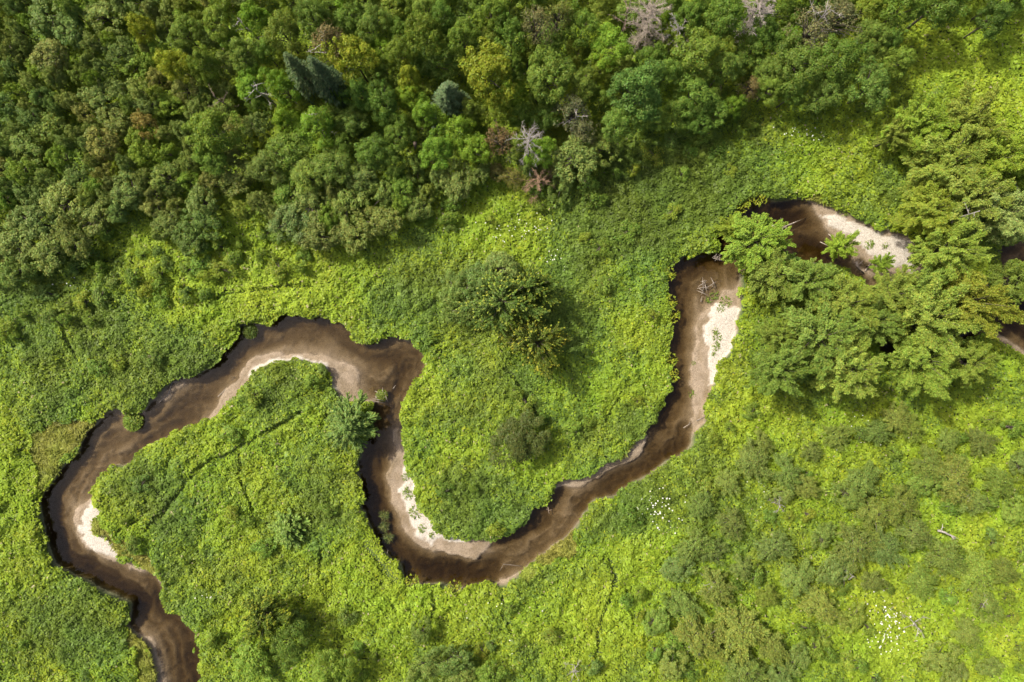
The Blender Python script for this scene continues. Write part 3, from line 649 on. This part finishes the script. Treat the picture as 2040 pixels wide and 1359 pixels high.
# ---- low bushes loosening the edge of the wood, the lower right thicket and the meadow
k_ = 0; cand = 0
while k_ < 165 and cand < 6000:
    cand += 1
    if k_ < 34: x = prng.uniform(1320, 2040); y = prng.uniform(820, 1359)
    elif k_ < 100: x = prng.uniform(0, 1500); y = 600 - x * .2 + prng.gauss(0, 45) - (60 if x > 500 else 0)
    else: x = prng.uniform(0, 2040); y = prng.uniform(450, 1359)
    rad = prng.uniform(11, 24); X, Y, _ = P(x, y, 1)
    if samp(CH, np.array([X]), np.array([Y]))[0] > -1.3 or not dens_ok(x, y, rad): continue
    plant('bush', x, y, rad, prng.uniform(1.5, 2.3), prng.choice([T_N, T_D, T_D, (.9, 1, 1), (1.15, 1.05, .9), (.8, .85, 1.2)])); k_ += 1

# ------------------------------------------------------------------ dead trees
def dead_tree(px, py, h, spread, nb, label, mat, seed, name='dead_tree', bend=(0, 0), twig=7, thick=.11, z0f=.35):
    r = random.Random(seed); X, Y, _ = P(px, py, h * .85)
    root = empty(name, (X, Y, 0)); tag(root, label, 'dead tree')
    bx, by = bend
    def tr(s): return Vector((bx * s * s, by * s * s, h * s)) + Vector((math.sin(s * 5) * .15, math.cos(s * 4) * .12, 0))
    T = Tubes(); T.add([tr(i / 8) for i in range(9)], [thick * (1 - .8 * i / 8) + .01 for i in range(9)], 7)
    obj('trunk', T.mesh('trunk', mat), root)
    for b in range(nb):
        s0 = z0f + (.97 - z0f) * (b + .5) / nb; az = b * 2.4 + r.uniform(-.4, .4); a = tr(s0)
        ln = spread * (1.1 - .55 * s0) * r.uniform(.45, 1.45); up = r.uniform(-.05, .4)
        pts = [a]; d = Vector((math.cos(az), math.sin(az), up)); pos = a.copy()
        for k_ in range(5):
            d = (d + Vector((r.uniform(-.3, .3), r.uniform(-.3, .3), r.uniform(-.2, .15)))).normalized(); pos = pos + d * ln / 5; pts.append(pos.copy())
        T = Tubes(); T.add(pts, [.042 - .0065 * i for i in range(6)], 5)
        for k_ in range(twig):
            i = r.randint(1, 5); q0 = pts[i]; dd = Vector((d.x + r.uniform(-1, 1), d.y + r.uniform(-1, 1), r.uniform(-.3, .5))).normalized()
            l2 = ln * r.uniform(.15, .4); mid = q0 + dd * l2 * .5 + Vector((r.uniform(-.08, .08), r.uniform(-.08, .08), .03))
            e = q0 + dd * l2; T.add([q0, mid, e], [.022, .016, .008], 4)
            if r.random() < .6:
                e2 = mid + Vector((dd.y, -dd.x, .1)) * l2 * .5; T.add([mid, e2], [.014, .007], 4)
        obj('branch', T.mesh('branch', mat), root)
    return root
dead_tree(1050, 288, 9, 2.3, 36, 'bare grey dead tree with long crooked boughs at the wood edge', M_dead, 1, bend=(.3, .8), twig=12, thick=.14, z0f=.45)
dead_tree(1075, 352, 6, 2.4, 16, 'reddish brown dead bush beneath the bare grey tree', bark_mat('rust_twigs', (.21, .125, .07), (.34, .22, .13), 9), 2, 'dead_bush', twig=30, z0f=.1)
dead_tree(1300, 22, 11, 2.3, 52, 'dead conifer with dense pinkish brown twigs at the top edge', bark_mat('pink_twigs', (.22, .175, .13), (.37, .315, .25), 9), 3, twig=34, z0f=.2)
dead_tree(1352, 62, 9, 1.8, 36, 'grey spiky dead conifer right of the pinkish brown one', M_dead, 4, twig=14, z0f=.4)
dead_tree(1515, 8, 11, 2.0, 44, 'dead conifer with greyish pink twigs, rightmost at the top edge', bark_mat('grey_pink_twigs', (.24, .20, .165), (.38, .33, .28), 9), 5, twig=28, z0f=.2)
dead_tree(1645, 25, 10, 3.0, 14, 'dead tree with pale boughs sprawling over a thin green crown', M_dead, 6, twig=8)
dead_tree(512, 176, 8, 1.8, 9, 'small bare twiggy tree just left of the bright green tree', M_dead, 7, twig=5)
dead_tree(618, 232, 8, 1.6, 9, 'small bare tree below the twin dark spruces', M_dead, 8, twig=5)
dead_tree(652, 90, 10, 2.0, 8, 'bare boughs poking through the brownish thin tree', M_dead, 9, twig=6)
dead_tree(485, 45, 8, 1.4, 8, 'bare whitish twigs near the top edge, left part', M_dead, 10, twig=5)
dead_tree(435, 195, 6.5, 1.4, 7, 'faint brown bare tree left of the small bare twiggy tree', M_deadd, 11, twig=5)
dead_tree(1255, 12, 10, 2.0, 9, 'bare brown tree between two dead conifers at the top edge', M_deadd, 12, twig=5)
dead_tree(1510, 165, 4.5, 1.3, 10, 'low dead bush in the notch at the upper right wood edge', M_deadd, 13, 'dead_bush', twig=7, z0f=.15)
dead_tree(1932, 425, 11.5, 1.5, 8, 'bare white bough tops among the right hand maples', M_dead, 14, twig=4)
dead_tree(1150, 225, 9, 1.6, 8, 'bare twigs over the grey green tree right of the wood edge clearing', M_dead, 15, twig=4)
for i, (x, y, lb) in enumerate([(1830,1248,'grey bare bush beside the dense white flower patch'),(1700,1145,'low bare grey bush between shrubs, middle of the lower right'),(1930,990,'bare grey bush near the right edge shrubs'),
        (1420,1165,'bare twiggy bush at the left edge of the lower shrubs'),(1965,1190,'bare grey bush close to the right edge, lower part'),(1145,1340,'pale bare bush at the bottom edge of the meadow'),(1395,1290,'bare twigs poking from the large bottom shrubs'),
        (1555,1005,'bare twiggy bush under the upper row of lower right shrubs')]):
    dead_tree(x, y, 3.0, 1.3, 8, lb, M_dead, 40 + i, 'dead_bush', twig=7, z0f=.15, thick=.05)

# ------------------------------------------------------------------ driftwood and logs
def log(px_pts, zs, r0, label, branches=(), name='driftwood_log', mat=None, cat='log'):
    pts = []
    for (x, y), z in zip(px_pts, zs):
        X, Y, _ = P(x, y, z if z is not None else WATER_Z)
        pts.append(Vector((X, Y, z if z is not None else ground(X, Y) + r0 * .6)))
    o0 = pts[0].copy(); pts = [p_ - o0 for p_ in pts]
    fine = []
    for i in range(len(pts) - 1):
        for s in (0, .5):
            fine.append(pts[i].lerp(pts[i + 1], s) + Vector((prng.uniform(-1, 1), prng.uniform(-1, 1), 0)) * r0 * .4)
    fine.append(pts[-1]); n = len(fine)
    root = empty(name, o0); tag(root, label, cat)
    T = Tubes(); T.add(fine, [r0 * (1 - .55 * i / (n - 1)) * prng.uniform(.88, 1.1) for i in range(n)], 8); obj('trunk', T.mesh('trunk', mat or M_drift), root)
    for f, dx, dy, dz, l_ in branches:
        a = fine[int(f * (n - 1))]; e = a + Vector((dx, dy, dz)).normalized() * l_
        T = Tubes(); m_ = (a + e) / 2 + Vector((.05, .04, .05)); T.add([a, m_, e], [r0 * .5, r0 * .38, r0 * .15], 6)
        T.add([m_, m_ + Vector((dy, -dx, dz * .5)).normalized() * l_ * .35], [r0 * .25, r0 * .1], 5)
        obj('branch', T.mesh('branch', mat or M_drift), root)
    return root
W = WATER_Z
log([(358,759),(343,762),(335,785),(318,802)], [W+.1, W+.12, W+.1, W+.05], .09, 'crooked grey branch lying on the sandy edge of the left bend', [(.4, 1, .4, .2, .6)])
log([(188,826),(210,815),(238,810)], [W+.1, W+.25, .1], .1, 'thick grey log jutting from the left bank over the inlet', [(.5, -.6, -.4, .2, .8)])
log([(195,812),(215,808),(237,805)], [W+.3, W+.5, .2], .06, 'thin grey branch above the thick log at the left bank', [(.3, -.8, .6, .2, .7)])
log([(434,791),(447,778),(452,770)], [W+.1, None, None], .06, 'short pale stick at the tip of the upper sand bar')
log([(460,757),(466,752)], [None, None], .07, 'dark knotty driftwood stub on the upper sand bar', [(.5, -.5, .4, .3, .4)])
log([(1553,456),(1580,445),(1612,432)], [W+.12, W+.1, None], .1, 'long straight log across the stream at the upper right pool', [(.25, -.2, -.8, .2, .7)])
log([(1535,448),(1550,455),(1560,460)], [W+.15, W+.2, W+.2], .1, 'pale log stub beside the maple over the upper right pool', [(.5, .6, .7, .3, .6), (.8, -.5, .7, .2, .5)])
log([(1650,466),(1667,481)], [W+.05, W+.05], .06, 'thin stick at the water edge of the upper right sand bar')
log([(1634,482),(1654,493)], [W+.05, W+.1], .06, 'pale stick half under the maples by the upper right pool')
log([(1703,522),(1712,538),(1722,545)], [None, None, None], .17, 'pale curved log on the upper right sand bar', [(.4, .9, .9, .2, .9)])
log([(1722,540),(1736,522),(1745,518)], [None, None, None], .1, 'forked pale branch right of the curved log on the sand')
log([(1753,497),(1768,490)], [None, None], .05, 'small twig on the dry sand of the upper right bar')
log([(1361,853),(1372,846),(1378,844)], [W+.08, W+.08, None], .06, 'bent stick at the foot of the long right sand bar', [(.5, .2, .9, .1, .4)])
log([(1387,838),(1402,830)], [None, None], .07, 'short brown log on the narrow end of the right sand bar')
log([(1396,602),(1399,590)], [W+.02, W+.08], .05, 'small stick standing in the shallows of the right limb')
log([(1867,1056),(1882,1061),(1895,1066),(1908,1080)], [1.7, 2.0, 2.0, 1.8], .13, 'bleached forked branch lying over the lower right meadow', [(.25, .1, 1, .2, .9), (.55, .9, -.4, .1, 1.3), (.7, .4, -.9, .1, .9)], mat=M_dead)
log([(828,284),(828,297)], [3.4, 2.6], .22, 'broken brown stump leaning among dark trees of the upper wood', mat=M_deadd, name='broken_stump', cat='stump')
log([(770,1106),(773,1096)], [W+.05, W+.5], .04, 'thin pink stick poking from the dark outer bend')
log([(82,1070),(98,1068)], [W+.3, W+.2], .05, 'short stick at the dark left bank')
log([(1040,1222-94),(1003,1124),(996,1137)], [W-.1, W, W-.1], .04, 'sunken branched twig in the golden shallows')
log([(1092,1010),(1094,1024)], [W+.02, W+.1], .07, 'dark snag standing off the inner meadow bank', [(.5, .8, .3, .4, .5), (.6, -.6, .4, .3, .4)], mat=M_deadd)
log([(748,792),(762,782)], [W+.06, W+.1], .07, 'pale stick in the debris at the stream narrows', [(.4, .3, 1, .2, .5)])
log([(783,775),(788,768)], [W+.06, W+.15], .05, 'small pale stick right of the narrows debris')
log([(2010,345),(2022,365),(2030,385)], [1.2, 1.3, 1.2], .2, 'brown log showing between maples at the right edge')
def root_pile(px, py, n, rad, label, seed):
    r = random.Random(seed); X, Y, _ = P(px, py, W); z = max(ground(X, Y), W)
    root = empty('root_tangle', (X, Y, z)); tag(root, label, 'driftwood')
    for i in range(n):
        a = Vector((r.uniform(-rad, rad), r.uniform(-rad, rad), r.uniform(.05, .35))); az = r.uniform(0, 6.28); l_ = r.uniform(.5, 1.1) * rad
        d = Vector((math.cos(az), math.sin(az), r.uniform(-.1, .25))); T = Tubes()
        T.add([a - d * l_, a + Vector((0, 0, .06)), a + d * l_], [.03, .045, .015], 6)
        T.add([a, a + Vector((-d.y + r.uniform(-.6, .6), d.x + r.uniform(-.6, .6), .4)) * l_ * .6], [.025, .01], 5)
        obj('branch', T.mesh('branch', M_drift), root)
root_pile(1408, 572, 10, .75, 'tangle of bleached roots at the head of the right sand bar', 1)
root_pile(1425, 517, 8, .5, 'small root tangle standing in the dark pool', 2)
root_pile(760, 790, 6, .65, 'scatter of sticks around the islet at the stream narrows', 3)
root_pile(1548, 452, 7, .6, 'bleached branch pile at the log across the pool', 4)

# ------------------------------------------------------------------ small weeds on sand, islets, water plants
def tuft_mesh(seed, n, rad, h, base, narrow=.25, leaf=.3):
    r = np.random.RandomState(seed); a = r.uniform(0, 2 * np.pi, n); q_ = rad * np.sqrt(r.rand(n))
    pos = np.stack([q_ * np.cos(a), q_ * np.sin(a), h * (1 - (q_ / rad) ** 2 * .7) * r.uniform(.3, 1, n)], 1)
    d = np.stack([np.cos(a), np.sin(a), r.uniform(.1, .8, n)], 1) + r.normal(0, .4, (n, 3)); nn = np.array([0, 0, 1.]) + r.normal(0, .5, (n, 3))
    Lh = leaf * r.uniform(.6, 1.3, n); return quads_mesh('leaves', leaf_quads(pos, nn, d, Lh, Lh * narrow * r.uniform(.8, 1.4, n), .05), mottled(r, n, base, .2), M_leaf)
tufts = [tuft_mesh(i, 44 + 22 * i, .42 + .1 * i, .22, (.15, .21, .035), .35, .22) for i in range(3)]
bigt = tuft_mesh(9, 700, 1.0, .7, (.17, .24, .035), .4, .28)
wplant = tuft_mesh(12, 90, .42, .12, (.12, .15, .04), .12, .6)
def tuft(px, py, s, label, me_, z=None, name='weed_tuft', cat='weed', group=None, tint=(1, 1, 1)):
    X, Y, _ = P(px, py, W + .2); o = obj(name, me_); o.location = (X, Y, ground(X, Y) if z is None else z); o.scale = (s, s, s); o.rotation_euler[2] = prng.uniform(0, 6.28)
    o.color = (*tint, 1); tag(o, label, cat, group)
for i, (x, y, s, lb) in enumerate([(1424,660,1.0,'topmost green weed on the white sand of the right limb'),(1428,672,1.1,'green weed in the middle of the right white sand'),(1425,690,.9,'green weed low on the right white sand'),(1421,706,.8,'lowest small weed on the right white sand'),
     (1435,615,.9,'weed at the top corner of the right sand bar'),(812,985,1.1,'green weed on the white sand, upper part of the loop beach'),(810,972,.8,'thin weed near the top of the loop beach'),(828,1020,1.5,'large weed patch at the meadow side of the loop beach'),
     (842,1052,.9,'small weed on the lower loop beach'),(860,1066,1.0,'weed near the rounded end of the loop beach'),(808,950,.9,'weed at the narrow top of the loop beach'),(1730,487,1.0,'small weed alone on the upper right sand'),(1762,490,1.0,'weed beside the twig on the upper right sand'),
     (1382,724,.5,'tiny sprout beside the red stain on the right bar'),(1383,785,1.0,'faint weed on the lower right bar'),(1413,598,1.2,'bright weed below the root tangle'),(1445,602,1.4,'bright weed at the back of the right sand bar'),
     (1427,588,1.1,'bright weed sprig between root tangle and maple'),(1680,425,1.2,'weed at the back of the upper right sand')]):
    tuft(x, y, s, lb, tufts[i % 3], group='weeds on the sand bars', tint=(1.1, 1.1, 1))
tuft(265, 840, 1.15, 'round green grassy islet at the left inlet', bigt, W + .05, 'grass_islet', 'islet plant')
tuft(760, 788, .7, 'small mossy green islet at the stream narrows', bigt, W + .0, 'grass_islet', 'islet plant', tint=(1, .9, 1))
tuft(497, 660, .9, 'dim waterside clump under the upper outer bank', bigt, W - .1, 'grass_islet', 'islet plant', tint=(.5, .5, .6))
for x, y, lb in [(765,1028,'topmost of three underwater plant clumps in the left limb of the loop'),(764,1050,'middle one of three underwater plant clumps in the left limb of the loop'),(772,1073,'lowest of three underwater plant clumps in the left limb of the loop')]:
    tuft(x, y, 1.2, lb, wplant, W - .16, 'water_plant', 'water plant', 'water plants in the loop', (1.1, 1.1, 1))

# leafy sprigs leaning over the water at the right limb
sprig = tuft_mesh(21, 90, .85, .5, (.24, .28, .025), .32, .34)
for i, (x, y, w_) in enumerate([(1336,600,'topmost'),(1342,628,'second'),(1337,716,'third'),(1341,748,'fourth'),(1480,408,'upper'),(1490,396,'middle'),(1515,396,'rightmost'),(1333,545,'highest'),(820,1158,'left'),(905,1170,'right')]):
    where = 'overhanging the left bank of the right limb' if i < 4 else ('overhanging the dark upper right pool' if i < 7 else ('at the inner corner of the right limb' if i == 7 else 'on the outer bank at the bottom of the loop'))
    X, Y, _ = P(x, y, .5); o = obj('overhanging_sprig', sprig); o.location = (X, Y, .1); o.rotation_euler[2] = prng.uniform(0, 6.28)
    tag(o, f'{w_} bright leafy sprig {where}', 'sprig', 'leafy sprigs over the water')

# ------------------------------------------------------------------ white flower heads (one mesh, every head its own object)
fv, ff = [], []
def disc(cx, cy, cz, r_, n=7):
    b = len(fv); fv.append((cx, cy, cz + r_ * .35))
    for i in range(n): fv.append((cx + r_ * math.cos(6.2832 * i / n), cy + r_ * math.sin(6.2832 * i / n), cz))
    for i in range(n): ff.append((b, b + 1 + i, b + 1 + (i + 1) % n))
disc(0, 0, .03, .055)
for i in range(6): disc(.085 * math.cos(i * 1.047), .085 * math.sin(i * 1.047), 0, .045)
nf = len(ff)
b = len(fv)
for z in (0, -.9):
    for i in range(5): fv.append((.012 * math.cos(i * 1.2566), .012 * math.sin(i * 1.2566), z))
for i in range(5): ff.append((b + i, b + (i + 1) % 5, b + 5 + (i + 1) % 5, b + 5 + i))
M_stem = bark_mat('green_stem', (.08, .14, .03), (.12, .2, .04))
fme = make_mesh('white_flower', fv, ff, M_white); fme.materials.append(M_stem)
for i, p_ in enumerate(fme.polygons): p_.material_index = 1 if i >= nf else 0
FLOW = [  # patch centre, spread, count, size, label
 (1310,1012,42,34,52,1.0,'white flower head in the loose patch on the bank right of the loop'),
 (1770,1235,34,52,75,1.05,'white flower head in the dense patch at the lower right'),
 (1800,1275,60,40,14,.9,'white flower head scattered around the dense lower right patch'),
 (1015,458,80,34,44,.8,'white flower head in the pale meadow above the central trees'),
 (1090,510,26,28,14,.9,'white flower head just above right of the central trees'),
 (1600,268,44,14,26,.8,'white flower head in the upper right clearing'),
 (1700,850,80,36,20,.85,'white flower head in the shade below the right hand maples'),
 (1860,925,30,18,7,1.1,'white flower head between shrubs below the right hand maples'),
 (1500,990,80,50,18,.8,'white flower head scattered among the lower right shrubs'),
 (150,570,40,22,7,.8,'white flower head in the meadow below the left wood edge'),
 (412,1187,22,4,7,.8,'white flower head in the short row right of the lower stream'),
 (1000,1240,170,80,12,.8,'white flower head alone in the bottom meadow'),
]
for cx, cy, sx, sy, n, sc, lb in FLOW:
    for i in range(n):
        x = prng.gauss(cx, sx * .6); y = prng.gauss(cy, sy * .6); z = prng.uniform(1.15, 1.5)
        X, Y, _ = P(x, y, z)
        if samp(CH, np.array([X]), np.array([Y]))[0] > -.3: continue
        o = obj('white_flower', fme); s = sc * prng.uniform(.35, .85); o.location = (X, Y, z); o.scale = (s, s, 1); o.rotation_euler = (prng.uniform(-.25, .25), prng.uniform(-.25, .25), prng.uniform(0, 6))
        tag(o, lb, 'flower', 'white flower heads')

# ------------------------------------------------------------------ labels that single out each plant
LM = [('the twin dark spruces',600,118),('the pale blue spruce',890,185),('the bare grey dead tree',1050,288),('the large yellow green tree',968,135),('the large teal green tree',1272,178),('the pink dead conifer',1300,22),
 ('the upper right sand bar',1720,470),('the upper right clearing',1680,290),('the orange tinged maple',1952,598),('the lone dull shrub in the loop',1036,868),('the central tipped maples',1050,620),('the young fir by the narrows',692,848),
 ('the white flower patch',1770,1235),('the bleached forked branch',1885,1065),('the loop beach',820,1030),('the bronze orange shrub',280,240),('the yellow tree at upper left',345,125),('the round grassy islet',265,840),('the yellow tipped bottom tree',520,1236),
 ('the long right sand bar',1420,700),('the top left corner',0,0),('the left edge wood margin',0,540)]
DIRS = ['right','lower right','below','lower left','left','upper left','above','upper right']
ORD = ['nearest','second','third','fourth','fifth','sixth','seventh','eighth','ninth','tenth','eleventh','twelfth','thirteenth','fourteenth','fifteenth','sixteenth','seventeenth','eighteenth','nineteenth','twentieth']
def tone_word(t):
    r_, g_, b_ = t
    if r_ > 1.3: return 'yellow green'
    if g_ < .96: return 'dark green'
    if b_ > 1.25: return 'greyish green'
    if g_ > 1.15: return 'fresh green'
    return 'mid green'
NOUN = {'thicket': 'spreading shrub', 'bush': 'bush', 'alder': 'leafy shrub', 'broadleaf': 'round tree', 'maple': 'spreading maple', 'tipped': 'maple', 'sparse': 'thin tree', 'spruce': 'spruce', 'young_fir': 'fir', 'small_fir': 'fir'}
from collections import defaultdict
grp = defaultdict(list)
for q_ in PLANTS:
    o = q_['o']; o['category'] = CATS[q_['kind']]
    if GROUPS[q_['kind']]: o['group'] = GROUPS[q_['kind']]
    if q_['label']: o['label'] = q_['label']; continue
    best = min(LM, key=lambda l: (l[1] - q_['px']) ** 2 + (l[2] - q_['py']) ** 2)
    dx, dy = q_['px'] - best[1], q_['py'] - best[2]; di = int(round((math.atan2(dy, dx) % 6.2832) / .7854)) % 8
    grp[(tone_word(q_['tint']), q_['kind'], best[0], di)].append((dx * dx + dy * dy, q_))
for (tw, kd, lm, di), L_ in grp.items():
    L_.sort(key=lambda a: a[0]); nn_ = NOUN[kd]
    for i, (_, q_) in enumerate(L_):
        w_ = {2: f'below {lm}', 6: f'above {lm}'}.get(di, f'to the {DIRS[di]} of {lm}')
        q_['o']['label'] = f'{tw} {nn_} {w_}' if len(L_) == 1 else f'{ORD[min(i, 19)]} {tw} {nn_} {w_}'
print('plants', len(PLANTS), 'objects', len(bpy.data.objects))
